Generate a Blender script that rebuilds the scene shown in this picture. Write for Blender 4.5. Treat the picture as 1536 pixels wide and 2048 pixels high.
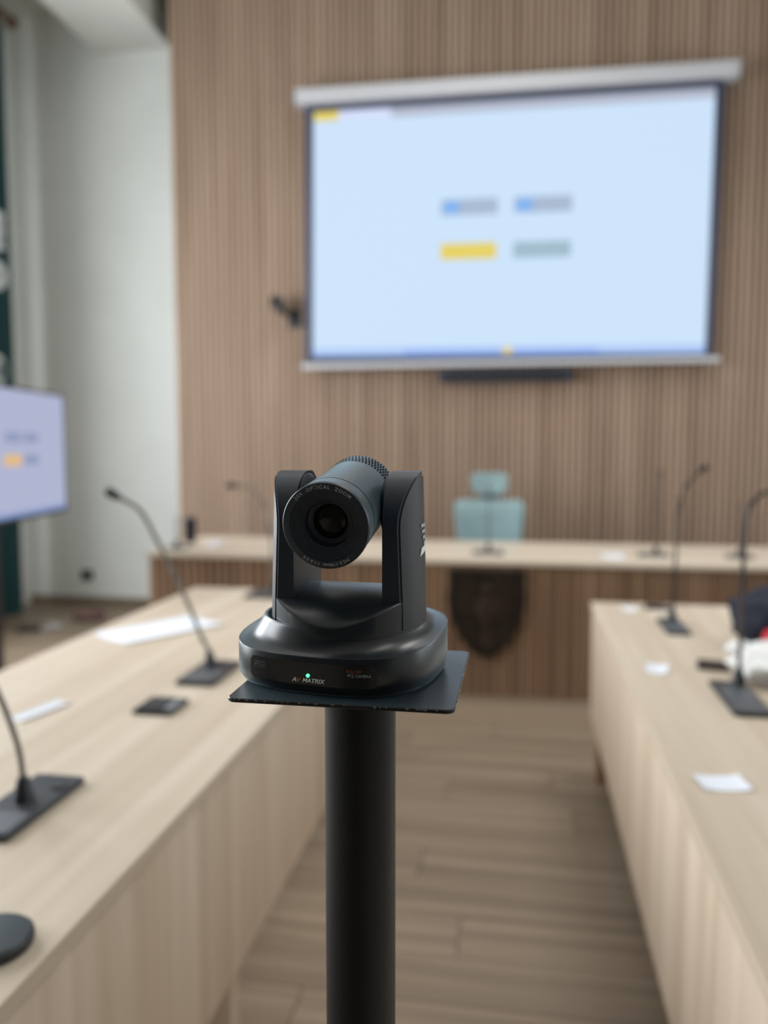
import bpy, bmesh, math, random
from mathutils import Vector, Matrix, noise
random.seed(7)
PI = math.pi
for o in list(bpy.data.objects): bpy.data.objects.remove(o)
scene = bpy.context.scene
C = scene.collection

# ------------------------------------------------------------------ camera
cam_d = bpy.data.cameras.new('camera'); cam = bpy.data.objects.new('camera', cam_d); C.objects.link(cam)
cam.location = (0, 0, 1.385)
cam.rotation_euler = (math.radians(90 - 4.65), 0, math.radians(9.65))
cam_d.sensor_fit = 'VERTICAL'; cam_d.sensor_height = 36.0; cam_d.lens = 36.0 * 1600 / 2048
cam_d.clip_start = 0.02; cam_d.clip_end = 60
cam_d.dof.use_dof = True; cam_d.dof.focus_distance = 0.540; cam_d.dof.aperture_fstop = 3.1
scene.camera = cam
scene.view_settings.view_transform = 'Standard'; scene.view_settings.look = 'None'
scene.view_settings.gamma = 1.0; scene.view_settings.use_curve_mapping = False
scene.view_settings.exposure = 0.0

# ------------------------------------------------------------------ world and window light
w = bpy.data.worlds.new('world'); scene.world = w; w.use_nodes = True
w.node_tree.nodes['Background'].inputs[0].default_value = (0.75, 0.86, 1.0, 1)
w.node_tree.nodes['Background'].inputs[1].default_value = 1.0
WIN = [(0.4, 2.2), (2.9, 4.7)]          # tall windows of the left wall (y ranges)
WZ = (0.9, 3.5); XL, XR, YR, YB, ZC = -4.3, 4.2, -4.2, 6.45, 5.0
for (a, b), pw in zip(WIN, (128, 205)):
    ld = bpy.data.lights.new('window_or_fill_light', 'AREA'); ld.shape = 'RECTANGLE'
    ld.size = b - a; ld.size_y = WZ[1] - WZ[0]; ld.energy = pw; ld.color = (0.93, 0.97, 1.0)
    lo = bpy.data.objects.new('window_or_fill_light', ld); C.objects.link(lo)
    lo.location = (XL - 0.02, (a + b) / 2, sum(WZ) / 2); lo.rotation_euler = (PI / 2, 0, -PI / 2)

FILL_WINR = [(1.6, 3.2), (4.0, 5.6)]          # unseen right-wall windows, added to even out the light across the room
for (a, b), pw in zip(FILL_WINR, (28, 42)):
    ld = bpy.data.lights.new('window_or_fill_light', 'AREA'); ld.shape = 'RECTANGLE'
    ld.size = b - a; ld.size_y = WZ[1] - WZ[0]; ld.energy = pw; ld.color = (0.84, 0.93, 1.0)
    lo = bpy.data.objects.new('window_or_fill_light', ld); C.objects.link(lo)
    lo.location = (XR + 0.02, (a + b) / 2, sum(WZ) / 2); lo.rotation_euler = (PI / 2, 0, PI / 2)

CEIL = [(-1.6, 1.0), (-1.2, 3.4), (1.2, 1.0), (1.2, 3.4), (-0.1, 4.6)]  # unseen ceiling panels added to brighten the tables and head desk
for (x, y), pw in zip(CEIL, (1.5, 4, 6, 27, 18)):
    ld = bpy.data.lights.new('panel_fill_light', 'AREA'); ld.shape = 'RECTANGLE'; ld.size = 1.15; ld.size_y = 0.55; ld.energy = pw; ld.color = (1.0, 0.98, 0.95)
    ld.spread = math.radians(120)
    lo = bpy.data.objects.new('panel_fill_light', ld); C.objects.link(lo); lo.location = (x, y, ZC - 0.035)

# ------------------------------------------------------------------ materials
def new_mat(name):
    m = bpy.data.materials.new(name); m.use_nodes = True
    nt = m.node_tree; return m, nt, nt.nodes['Principled BSDF']
def lin(c):
    return tuple((x / 255 / 12.92 if x <= 10 else ((x / 255 + 0.055) / 1.055) ** 2.4) for x in c)
def plain(name, rgb, rough=0.5, metal=0.0, var=0.06, scale=30, bump=0.0, bscale=300, spec=0.5, srgb=True):
    m, nt, p = new_mat(name)
    c = lin(rgb) if srgb else rgb
    tc = nt.nodes.new('ShaderNodeTexCoord'); n = nt.nodes.new('ShaderNodeTexNoise'); n.inputs['Scale'].default_value = scale
    nt.links.new(tc.outputs['Object'], n.inputs['Vector'])
    r = nt.nodes.new('ShaderNodeValToRGB')
    r.color_ramp.elements[0].position = 0.3; r.color_ramp.elements[1].position = 0.7
    r.color_ramp.elements[0].color = tuple(x * (1 - var) for x in c) + (1,)
    r.color_ramp.elements[1].color = tuple(min(1, x * (1 + var)) for x in c) + (1,)
    nt.links.new(n.outputs['Fac'], r.inputs['Fac']); nt.links.new(r.outputs['Color'], p.inputs['Base Color'])
    p.inputs['Roughness'].default_value = rough; p.inputs['Metallic'].default_value = metal
    p.inputs['Specular IOR Level'].default_value = spec
    if bump > 0:
        n2 = nt.nodes.new('ShaderNodeTexNoise'); n2.inputs['Scale'].default_value = bscale
        nt.links.new(tc.outputs['Object'], n2.inputs['Vector'])
        b = nt.nodes.new('ShaderNodeBump'); b.inputs['Strength'].default_value = bump; b.inputs['Distance'].default_value = 0.001
        nt.links.new(n2.outputs['Fac'], b.inputs['Height']); nt.links.new(b.outputs['Normal'], p.inputs['Normal'])
    return m
def wood(name, c1, c2, c3, axis='y', freq=22, rough=0.5, rnd=0.0, spec=0.3):
    m, nt, p = new_mat(name)
    tc = nt.nodes.new('ShaderNodeTexCoord'); mp = nt.nodes.new('ShaderNodeMapping')
    s = {'x': (0.6, freq, freq), 'y': (freq, 0.6, freq), 'z': (freq, freq, 0.6)}[axis]
    mp.inputs['Scale'].default_value = s
    src = tc.outputs['Object']
    oi = nt.nodes.new('ShaderNodeObjectInfo')
    if rnd > 0:
        ad = nt.nodes.new('ShaderNodeVectorMath'); ad.operation = 'ADD'
        mu = nt.nodes.new('ShaderNodeVectorMath'); mu.operation = 'SCALE'; mu.inputs[0].default_value = (37, 53, 71)
        nt.links.new(oi.outputs['Random'], mu.inputs['Scale'])
        nt.links.new(src, ad.inputs[0]); nt.links.new(mu.outputs[0], ad.inputs[1]); src = ad.outputs[0]
    nt.links.new(src, mp.inputs['Vector'])
    n = nt.nodes.new('ShaderNodeTexNoise'); n.inputs['Scale'].default_value = 1.0; n.inputs['Detail'].default_value = 5
    n.inputs['Distortion'].default_value = 0.4
    nt.links.new(mp.outputs[0], n.inputs['Vector'])
    r = nt.nodes.new('ShaderNodeValToRGB'); e = r.color_ramp.elements
    e[0].position = 0.3; e[0].color = lin(c1) + (1,); e[1].position = 0.72; e[1].color = lin(c3) + (1,)
    k = e.new(0.52); k.color = lin(c2) + (1,)
    nt.links.new(n.outputs['Fac'], r.inputs['Fac'])
    out = r.outputs['Color']
    if rnd > 0:
        hs = nt.nodes.new('ShaderNodeHueSaturation')
        mr = nt.nodes.new('ShaderNodeMapRange'); mr.inputs['To Min'].default_value = 1 - rnd; mr.inputs['To Max'].default_value = 1 + rnd
        nt.links.new(oi.outputs['Random'], mr.inputs['Value']); nt.links.new(mr.outputs[0], hs.inputs['Value'])
        nt.links.new(out, hs.inputs['Color']); out = hs.outputs['Color']
    nt.links.new(out, p.inputs['Base Color'])
    p.inputs['Roughness'].default_value = rough; p.inputs['Specular IOR Level'].default_value = spec
    b = nt.nodes.new('ShaderNodeBump'); b.inputs['Strength'].default_value = 0.08; b.inputs['Distance'].default_value = 0.001
    nt.links.new(n.outputs['Fac'], b.inputs['Height']); nt.links.new(b.outputs['Normal'], p.inputs['Normal'])
    return m
def emit(name, rgb, strength=1.0, srgb=True):
    m, nt, p = new_mat(name); c = (lin(rgb) if srgb else rgb) + (1,)
    p.inputs['Base Color'].default_value = (0.02, 0.02, 0.02, 1)
    p.inputs['Emission Color'].default_value = c; p.inputs['Emission Strength'].default_value = strength
    p.inputs['Roughness'].default_value = 0.6; p.inputs['Specular IOR Level'].default_value = 0.1
    return m
M = {}
M['white_wall'] = plain('white_wall', (234, 237, 233), 0.9, var=0.02, scale=3, bump=0.05, bscale=200)
M['rear_wall'] = plain('rear_wall_blue_grey', (78, 84, 94), 0.9, var=0.03, scale=3)  # unseen wall; dark blue-grey picked for dim, cool reflections in the camera
M['ceiling'] = plain('ceiling_paint', (214, 214, 208), 0.9, var=0.02, scale=3)
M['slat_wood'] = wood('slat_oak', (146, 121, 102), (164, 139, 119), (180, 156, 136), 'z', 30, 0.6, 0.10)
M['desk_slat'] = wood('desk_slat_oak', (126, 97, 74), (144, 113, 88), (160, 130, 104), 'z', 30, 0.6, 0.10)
M['felt'] = plain('dark_backing', (70, 50, 38), 0.95, var=0.08)
M['top_wood'] = wood('pale_oak_top', (184, 168, 148), (196, 181, 162), (207, 194, 177), 'y', 16, 0.55)
M['desk_wood'] = wood('pale_oak_desk', (198, 182, 161), (210, 195, 176), (220, 207, 190), 'x', 16, 0.42)
M['panel_wood'] = wood('pale_oak_panel', (194, 174, 152), (208, 190, 170), (220, 204, 186), 'z', 14, 0.5)
M['leg_wood'] = wood('brown_leg', (126, 84, 60), (146, 104, 76), (164, 124, 92), 'z', 25, 0.5)
M['plank'] = wood('floor_plank', (116, 101, 84), (132, 116, 98), (146, 130, 111), 'x', 18, 0.42, 0.08)
M['subfloor'] = plain('subfloor', (60, 50, 42), 0.9)
M['black_plastic'] = plain('black_plastic', (0.006, 0.008, 0.011), 0.31, var=0.04, scale=60, bump=0.03, bscale=2500, spec=0.7, srgb=False)
M['black_dark'] = plain('black_front_plastic', (0.020, 0.029, 0.044), 0.42, var=0.04, bump=0.05, bscale=2500, srgb=False)
M['black_side'] = plain('charcoal_side_plastic', (0.016, 0.016, 0.019), 0.5, var=0.05, bump=0.10, bscale=2500, srgb=False)
M['black_gloss'] = plain('black_gloss_panel', (0.010, 0.011, 0.013), 0.22, var=0.02, srgb=False)
M['black_metal'] = plain('black_powder_coat', (0.004, 0.0055, 0.007), 0.34, var=0.10, scale=80, bump=0.06, bscale=1500, srgb=False)
M['post_black'] = plain('post_black_paint', (0.005, 0.007, 0.009), 0.5, var=0.1, scale=80, bump=0.06, bscale=1500, spec=0.3, srgb=False)
M['vent_black'] = plain('vent_black', (0.0015, 0.0015, 0.002), 1.0, var=0.0, spec=0.0, srgb=False)
M['scuffed'] = plain('scratched_edge', (130, 140, 145), 0.4, metal=0.6, var=0.2)
M['mic_black'] = plain('mic_black', (30, 33, 38), 0.45, var=0.08)
M['mic_grey'] = plain('mic_stem_grey', (122, 117, 110), 0.4, metal=0.3, var=0.08)
M['mic_dark'] = plain('mic_stem_dark', (78, 68, 62), 0.45, metal=0.3, var=0.08)
M['mic_plate'] = plain('mic_plate', (62, 64, 68), 0.38, metal=0.3, var=0.08)
M['mic_strip'] = plain('mic_strip', (92, 96, 102), 0.4, metal=0.3, var=0.05)
M['silver'] = plain('brushed_silver', (165, 172, 180), 0.35, metal=0.7, var=0.05)
M['ink_white'] = plain('print_white', (248, 249, 250), 0.6, var=0.0)
M['ink_grey'] = plain('print_grey', (176, 180, 186), 0.6, var=0.0)
M['ink_dim'] = plain('print_dim_grey', (98, 102, 108), 0.6, var=0.0)
M['ink_orange'] = plain('print_orange', (235, 140, 30), 0.6, var=0.0)
M['ink_rust'] = plain('print_rust', (170, 92, 46), 0.6, var=0.0)
M['led'] = emit('green_led', (0.06, 1.0, 0.25), 3.5, srgb=False)
M['fill_panel_glow'] = emit('fill_panel_glow', (255, 250, 240), 1.0)
M['paper'] = plain('white_paper', (226, 230, 240), 0.8, var=0.01)
M['teal_cloth'] = plain('teal_cloth', (22, 62, 66), 0.85, var=0.12, scale=12, bump=0.2, bscale=400)
M['white_cloth'] = plain('white_cloth_print', (222, 226, 226), 0.85, var=0.03)
M['case_white'] = plain('screen_case_white', (196, 196, 200), 0.5, var=0.02)
M['screen_glow_black'] = plain('screen_border_glow_tint', (54, 60, 84), 0.7, var=0.05)  # black border lightened to blue-grey: the slide's glow is put into its colour
M['navy_fabric'] = plain('navy_fabric', (19, 25, 42), 0.85, var=0.15, scale=40, bump=0.3, bscale=500)
M['red_fabric'] = plain('red_fabric', (186, 40, 50), 0.8, var=0.08)
M['white_bag'] = plain('white_plastic_bag', (226, 226, 224), 0.45, var=0.03, bump=0.2, bscale=60)
M['chair_teal'] = plain('chair_teal_mesh', (140, 166, 170), 0.8, var=0.05, bump=0.2, bscale=800)
M['chair_grey'] = plain('chair_grey_frame', (92, 112, 116), 0.5, var=0.05)
M['shield_dark'] = wood('dark_carved_wood', (30, 24, 20), (38, 31, 25), (48, 39, 31), 'z', 25, 0.45)
M['shield_relief'] = wood('carved_relief', (38, 29, 24), (50, 37, 30), (60, 44, 36), 'z', 30, 0.45)
M['brown_rod'] = plain('brown_rod', (112, 86, 66), 0.5)
M['frame_white'] = plain('window_frame_white', (225, 225, 222), 0.5, var=0.02)
M['dull_red'] = plain('dull_red', (100, 74, 70), 0.8, var=0.15)
M['tv_black'] = plain('tv_bezel', (44, 42, 46), 0.35, var=0.05)
gm, gnt, gp = new_mat('window_glass'); gp.inputs['Transmission Weight'].default_value = 1.0
gp.inputs['Roughness'].default_value = 0.0; gp.inputs['IOR'].default_value = 1.45; gp.inputs['Base Color'].default_value = (0.95, 0.98, 1, 1)
M['glass'] = gm
lm, lnt, lp = new_mat('lens_glass'); lp.inputs['Base Color'].default_value = (0.012, 0.013, 0.010, 1)
lp.inputs['Roughness'].default_value = 0.07; lp.inputs['Specular IOR Level'].default_value = 0.2; lp.inputs['Coat Weight'].default_value = 0.0; lp.inputs['Coat Tint'].default_value = (0.9, 1.0, 0.85, 1)
M['lens'] = lm
SL = 0.99
M['slide'] = emit('slide_pale_blue', (203, 226, 250), SL)
M['slide_grey'] = emit('slide_header_grey', (178, 184, 202), SL)
M['slide_white'] = emit('slide_tab_white', (214, 222, 250), SL)
M['slide_box'] = emit('slide_box_grey', (166, 184, 208), SL)
M['slide_blue'] = emit('slide_icon_blue', (128, 178, 240), SL)
M['slide_yellow'] = emit('slide_yellow', (228, 208, 96), SL)
M['slide_box2'] = emit('slide_box_bluegrey', (160, 186, 202), SL)
M['slide_bar'] = emit('slide_taskbar', (170, 198, 246), SL)
M['slide_bar2'] = emit('slide_taskbar_blue', (148, 178, 244), SL)
M['tv_slide'] = emit('tv_slide', (172, 178, 206), 1.0)
M['tv_box'] = emit('tv_box', (140, 150, 184), 1.0)
M['tv_orange'] = emit('tv_orange', (224, 184, 130), 1.0)
M['tv_bar'] = emit('tv_bar', (120, 146, 196), 1.0)

for k_, w_ in (('black_plastic', 0.5), ('black_metal', 0.22)):  # blue-tinted sheen stands in for the screen's reflection on black parts
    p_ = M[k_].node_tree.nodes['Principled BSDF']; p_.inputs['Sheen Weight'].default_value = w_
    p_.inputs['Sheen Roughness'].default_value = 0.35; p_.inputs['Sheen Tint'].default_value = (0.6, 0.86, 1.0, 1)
# ------------------------------------------------------------------ mesh helpers
def add_box(bm, x0, x1, y0, y1, z0, z1, mi=0):
    v = [bm.verts.new(p) for p in ((x0,y0,z0),(x1,y0,z0),(x1,y1,z0),(x0,y1,z0),(x0,y0,z1),(x1,y0,z1),(x1,y1,z1),(x0,y1,z1))]
    for f in ((0,3,2,1),(4,5,6,7),(0,1,5,4),(1,2,6,5),(2,3,7,6),(3,0,4,7)):
        fc = bm.faces.new([v[i] for i in f]); fc.material_index = mi
    return v
def add_loft(bm, rings, cap0=True, cap1=True, closed=True, mi=0):
    vr = [[bm.verts.new(p) for p in r] for r in rings]
    n = len(vr[0])
    for a, b in zip(vr, vr[1:]):
        for i in range(n if closed else n - 1):
            j = (i + 1) % n
            f = bm.faces.new((a[i], a[j], b[j], b[i])); f.material_index = mi
    if cap0: bm.faces.new(list(reversed(vr[0]))).material_index = mi
    if cap1: bm.faces.new(vr[-1]).material_index = mi
    return vr
def circ(cx, cy, z, r, n=32):
    return [(cx + r * math.cos(2 * PI * i / n), cy + r * math.sin(2 * PI * i / n), z) for i in range(n)]
def add_lathe(bm, prof, n=32, cap0=True, cap1=True, cx=0, cy=0, mi=0):
    return add_loft(bm, [circ(cx, cy, z, r, n) for r, z in prof], cap0, cap1, mi=mi)
def add_tube(bm, pts, radii, n=10):
    pts = [Vector(p) for p in pts]
    if not isinstance(radii, (list, tuple)): radii = [radii] * len(pts)
    rings = []; ref = Vector((0, 1, 0))
    for i, p in enumerate(pts):
        t = (pts[min(i + 1, len(pts) - 1)] - pts[max(i - 1, 0)]).normalized()
        u = ref - t * ref.dot(t)
        if u.length < 1e-3: u = Vector((1, 0, 0)) - t * t.x
        u.normalize(); v = t.cross(u)
        rings.append([tuple(p + (u * math.cos(2 * PI * k / n) + v * math.sin(2 * PI * k / n)) * radii[i]) for k in range(n)])
    add_loft(bm, rings)
def smooth_path(pts, sub=6):
    P = [Vector(p) for p in pts]; out = []
    for i in range(len(P) - 1):
        a = P[max(i - 1, 0)]; b = P[i]; c = P[i + 1]; d = P[min(i + 2, len(P) - 1)]
        for k in range(sub):
            t = k / sub
            out.append(0.5 * ((2 * b) + (c - a) * t + (2 * a - 5 * b + 4 * c - d) * t * t + (3 * b - a - 3 * c + d) * t ** 3))
    out.append(P[-1]); return out
def add_prism(bm, poly, y0, y1):
    """polygon in (x, z), extruded along y"""
    add_loft(bm, [[(x, y0, z) for x, z in poly], [(x, y1, z) for x, z in poly]])
def round_rect(x0, x1, y0, y1, r, n=5):
    out = []
    for cx, cy, a0 in ((x1 - r, y1 - r, 0), (x0 + r, y1 - r, 90), (x0 + r, y0 + r, 180), (x1 - r, y0 + r, 270)):
        for k in range(n + 1):
            a = math.radians(a0 + 90 * k / n); out.append((cx + r * math.cos(a), cy + r * math.sin(a)))
    return out
def add_slab(bm, x0, x1, y0, y1, z0, z1, r, bev=0.0):
    p = round_rect(x0, x1, y0, y1, r)
    rings = []
    if bev > 0:
        q = round_rect(x0 + bev, x1 - bev, y0 + bev, y1 - bev, max(r - bev, 1e-4))
        rings = [[(x, y, z0) for x, y in q], [(x, y, z0 + bev) for x, y in p], [(x, y, z1 - bev) for x, y in p], [(x, y, z1) for x, y in q]]
    else:
        rings = [[(x, y, z0) for x, y in p], [(x, y, z1) for x, y in p]]
    add_loft(bm, rings)
def obj(name, bm, mat, parent=None, smooth=False, mats=None, xf=None, bevel=0.0):
    if xf is not None: bmesh.ops.transform(bm, matrix=xf, verts=bm.verts)
    bmesh.ops.recalc_face_normals(bm, faces=bm.faces)
    if bevel > 0:
        bmesh.ops.bevel(bm, geom=[e for e in bm.edges if e.is_manifold and e.calc_face_angle(0) > 0.6], offset=bevel, segments=2, affect='EDGES', profile=0.5)
    me = bpy.data.meshes.new(name); bm.to_mesh(me); bm.free()
    for m in ([mat] if mats is None else mats): me.materials.append(M[m])
    if smooth:
        for p in me.polygons: p.use_smooth = True
        try: me.set_sharp_from_angle(angle=math.radians(38))
        except Exception: pass
    o = bpy.data.objects.new(name, me); C.objects.link(o)
    if parent: o.parent = parent
    return o
def tag(o, label, cat, group=None):
    o['label'] = label; o['category'] = cat
    if group: o['group'] = group
    return o
def thing(name, label, cat, loc=(0, 0, 0), rotz=0, group=None):
    o = bpy.data.objects.new(name, None); C.objects.link(o); o.empty_display_size = 0.05
    o.location = loc; o.rotation_euler = (0, 0, rotz); return tag(o, label, cat, group)
def struct(name, bm, mat, **k):
    o = obj(name, bm, mat, **k); o['kind'] = 'structure'; return o
def box_part(name, dims, mat, parent, bevel=0.0, xf=None):
    bm = bmesh.new(); add_box(bm, *dims); return obj(name, bm, mat, parent, bevel=bevel, xf=xf)
def inst(name, me, parent, loc):
    o = bpy.data.objects.new(name, me); C.objects.link(o); o.parent = parent; o.location = loc; return o

# ------------------------------------------------------------------ room shell
bm = bmesh.new(); add_box(bm, XL, XR, YR, YB + 0.2, -0.12, -0.008); floor = struct('floor', bm, 'subfloor')
PW, PL = 0.19, 1.32
bm = bmesh.new(); add_box(bm, 0, PL - 0.003, 0, PW - 0.003, -0.008, 0.0)
me_plank = None
rest = bmesh.new()
rows = int((YB - YR) / PW) + 1
for r in range(rows):
    y = YB - (r + 1) * PW
    off = -random.random() * PL
    x = XL + off
    while x < XR:
        xa, xb = max(x, XL), min(x + PL - 0.003, XR)
        if xb - xa > 0.02 and y > YR:
            near = (y > 0.9) and xa < 2.0
            if near:
                if abs((xb - xa) - (PL - 0.003)) < 1e-4:
                    if me_plank is None:
                        p0 = obj('floor_plank', bm, 'plank', floor); me_plank = p0.data; p0.location = (xa, y, 0)
                    else: inst('floor_plank', me_plank, floor, (xa, y, 0))
                else:
                    b2 = bmesh.new(); add_box(b2, 0, xb - xa, 0, PW - 0.003, -0.008, 0.0)
                    o = obj('floor_plank', b2, 'plank', floor); o.location = (xa, y, 0)
            else:
                add_box(rest, xa, xb, y, y + PW - 0.003, -0.008, 0.0)
        x += PL
o = obj('floor_planks_beyond', rest, 'plank', floor); o['kind'] = 'stuff'

bm = bmesh.new(); add_box(bm, XL - 0.2, XR + 0.2, YB, YB + 0.15, -0.02, ZC); struct('wall_back', bm, 'white_wall')
# side walls with window openings; those on the right are added for fill
wn = 0
for side, wins, nm in ((-1, WIN, 'wall_left'), (1, FILL_WINR, 'wall_right')):
    bm = bmesh.new(); ys = [YR] + [v for ab in wins for v in ab] + [YB]
    xa, xb = (XL - 0.3, XL) if side < 0 else (XR, XR + 0.3)
    for i in range(0, len(ys), 2): add_box(bm, xa, xb, ys[i], ys[i + 1], -0.02, ZC)
    for a, b in wins:
        add_box(bm, xa, xb, a, b, -0.02, WZ[0]); add_box(bm, xa, xb, a, b, WZ[1], ZC)
    struct(nm, bm, 'white_wall')
    for a, b in wins:
        wn += 1
        bm = bmesh.new(); x0, x1 = (XL - 0.22, XL - 0.15) if side < 0 else (XR + 0.15, XR + 0.22); t = 0.06; ym = (a + b) / 2
        add_box(bm, x0, x1, a, b, WZ[0], WZ[0] + t); add_box(bm, x0, x1, a, b, WZ[1] - t, WZ[1])
        add_box(bm, x0, x1, a, a + t, WZ[0] + t, WZ[1] - t); add_box(bm, x0, x1, b - t, b, WZ[0] + t, WZ[1] - t)
        add_box(bm, x0, x1, ym - t / 2, ym + t / 2, WZ[0] + t, WZ[1] - t)
        wo = struct('window_%d' % wn, bm, 'frame_white')
        for ya, yb in ((a + t, ym - t / 2), (ym + t / 2, b - t)):
            box_part('pane', ((x0 + x1) / 2 - 0.003, (x0 + x1) / 2 + 0.003, ya, yb, WZ[0] + t, WZ[1] - t), 'glass', wo)
bm = bmesh.new(); add_box(bm, XL - 0.2, XR + 0.2, YR - 0.2, YR, -0.02, ZC); struct('wall_front', bm, 'rear_wall')
bm = bmesh.new(); add_box(bm, XL - 0.3, XR + 0.2, YR - 0.2, YB + 0.15, ZC, ZC + 0.15); struct('ceiling', bm, 'ceiling')
for i, (x, y) in enumerate(CEIL):
    t = bpy.data.objects.new('ceiling_fill_light', None); C.objects.link(t); t.location = (x, y, ZC)
    t['label'] = 'added white rectangular ceiling light panel ' + ('over the left table, nearer the camera', 'over the left table, farther from the camera', 'over the right table, nearer the camera', 'over the right table, farther from the camera', 'over the head desk before the screen')[i]
    t['category'] = 'ceiling light'; t['group'] = 'added ceiling light panels'
    bm = bmesh.new()
    for d in ((-0.62, -0.58, -0.32, 0.32), (0.58, 0.62, -0.32, 0.32), (-0.58, 0.58, -0.32, -0.28), (-0.58, 0.58, 0.28, 0.32)): add_box(bm, *d, -0.03, 0.0)
    obj('frame', bm, 'frame_white', t)
    bm = bmesh.new(); add_box(bm, -0.579, 0.579, -0.279, 0.279, -0.02, -0.001); obj('diffuser', bm, 'fill_panel_glow', t)
bm = bmesh.new(); add_box(bm, -3.50, -2.86, YR, YB, 4.64, ZC); struct('trim_1', bm, 'ceiling')      # dropped ceiling beam
bm = bmesh.new(); add_box(bm, XL, -2.72, YB - 0.012, YB, 0.0, 0.07); struct('baseboard_back', bm, 'plank')

# slatted feature wall in front of the back wall
SWX, SWY = -2.70, 6.05
bm = bmesh.new(); add_box(bm, SWX, XR, SWY + 0.02, YB, 0.0, ZC); sw = struct('wall_slatted', bm, 'felt')
PT = 0.049
bm = bmesh.new(); add_box(bm, 0, 0.035, 0, 0.02, 0.0, ZC - 0.002)
s0 = obj('slat', bm, 'slat_wood', sw, bevel=0.0015); s0.location = (SWX, SWY, 0)
n = int((XR - SWX) / PT)
for i in range(1, n): inst('slat', s0.data, sw, (SWX + i * PT, SWY, 0))

# ------------------------------------------------------------------ far desk with slatted front
DX0, DX1, DY0, DY1, DZ = -2.16, 2.75, 4.40, 5.28, 0.765
desk = thing('head_desk', 'long head desk with slatted brown front and pale oak top below the screen', 'desk', (0, 0, 0))
box_part('desktop', (DX0 - 0.02, DX1, DY0 - 0.012, DY1, DZ - 0.025, DZ), 'desk_wood', desk, bevel=0.002)
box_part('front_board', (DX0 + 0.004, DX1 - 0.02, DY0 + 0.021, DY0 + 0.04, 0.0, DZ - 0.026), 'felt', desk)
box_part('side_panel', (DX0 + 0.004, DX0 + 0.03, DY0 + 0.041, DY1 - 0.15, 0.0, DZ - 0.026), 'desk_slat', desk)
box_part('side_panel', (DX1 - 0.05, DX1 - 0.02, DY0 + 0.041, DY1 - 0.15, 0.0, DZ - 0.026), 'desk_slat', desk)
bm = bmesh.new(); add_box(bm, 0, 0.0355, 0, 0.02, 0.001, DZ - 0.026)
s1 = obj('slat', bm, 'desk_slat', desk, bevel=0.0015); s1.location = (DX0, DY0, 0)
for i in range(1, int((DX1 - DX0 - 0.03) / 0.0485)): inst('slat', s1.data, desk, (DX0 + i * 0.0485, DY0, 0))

# carved shield on the desk front
sh = thing('carved_shield', 'dark carved wooden shield hung on the slatted desk front', 'shield', (-0.175, DY0, 0.0))
def shield_poly(w, zt, zb, n=14):
    h = zt - zb; pr = []
    for k in range(n + 1):
        t = k / n
        xx = w * (1 - 0.06 * math.sin(t * PI) * (t < 0.3)) if t < 0.02 else w * (1 - max(0, (t - 0.30) / 0.70) ** 2.0) ** 0.72 if t > 0.30 else w * (0.965 + 0.035 * abs(2 * t / 0.3 - 1))
        pr.append((xx, zt - t * h))
    L = [(-x, z) for x, z in reversed(pr[:-1])]
    return pr + L
bm = bmesh.new(); add_prism(bm, shield_poly(0.214, 0.715, 0.21), -0.024, -0.001); obj('shield_board', bm, 'shield_dark', sh, bevel=0.004)
bm = bmesh.new()
o_, i_ = shield_poly(0.208, 0.709, 0.219), shield_poly(0.188, 0.690, 0.245)
add_loft(bm, [[(x, -0.024, z) for x, z in o_], [(x, -0.034, z) for x, z in o_], [(x, -0.034, z) for x, z in i_], [(x, -0.024, z) for x, z in i_]], False, False)
obj('rim', bm, 'shield_dark', sh)
bm = bmesh.new()     # relief: a spread-wing form with body
for s in (-1, 1):
    for k in range(6):
        a = math.radians(72 - k * 24); L = 0.145 - 0.008 * k
        c0 = Vector((s * 0.025, 0, 0.52)); c1 = c0 + Vector((s * math.cos(a) * L, 0, math.sin(a) * L))
        d = (c1 - c0).normalized(); nn = Vector((-d.z, 0, d.x)) * 0.013
        q = [c0 - nn * 0.6, c1 - nn * 0.8, c1 + d * 0.012, c1 + nn * 0.8, c0 + nn * 0.6]
        add_prism(bm, [(v.x, v.z) for v in q], -0.031 - 0.0006 * k, -0.0235)
obj('wing_relief', bm, 'shield_relief', sh)
bm = bmesh.new()
add_loft(bm, [[(0.052 * sx * math.cos(a), y, 0.48 + 0.10 * sx * math.sin(a)) for a in [2 * PI * k / 20 for k in range(20)]] for sx, y in ((1, -0.0235), (0.95, -0.034), (0.6, -0.041), (0.2, -0.043))])
add_loft(bm, [[(0.026 * sx * math.cos(a), y, 0.605 + 0.032 * sx * math.sin(a)) for a in [2 * PI * k / 16 for k in range(16)]] for sx, y in ((1, -0.0235), (0.95, -0.036), (0.5, -0.042))])
add_prism(bm, [(-0.018, 0.40), (0.018, 0.40), (0.05, 0.30), (0.0, 0.275), (-0.05, 0.30)], -0.033, -0.0235)
obj('body_relief', bm, 'shield_relief', sh, smooth=True)

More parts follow.
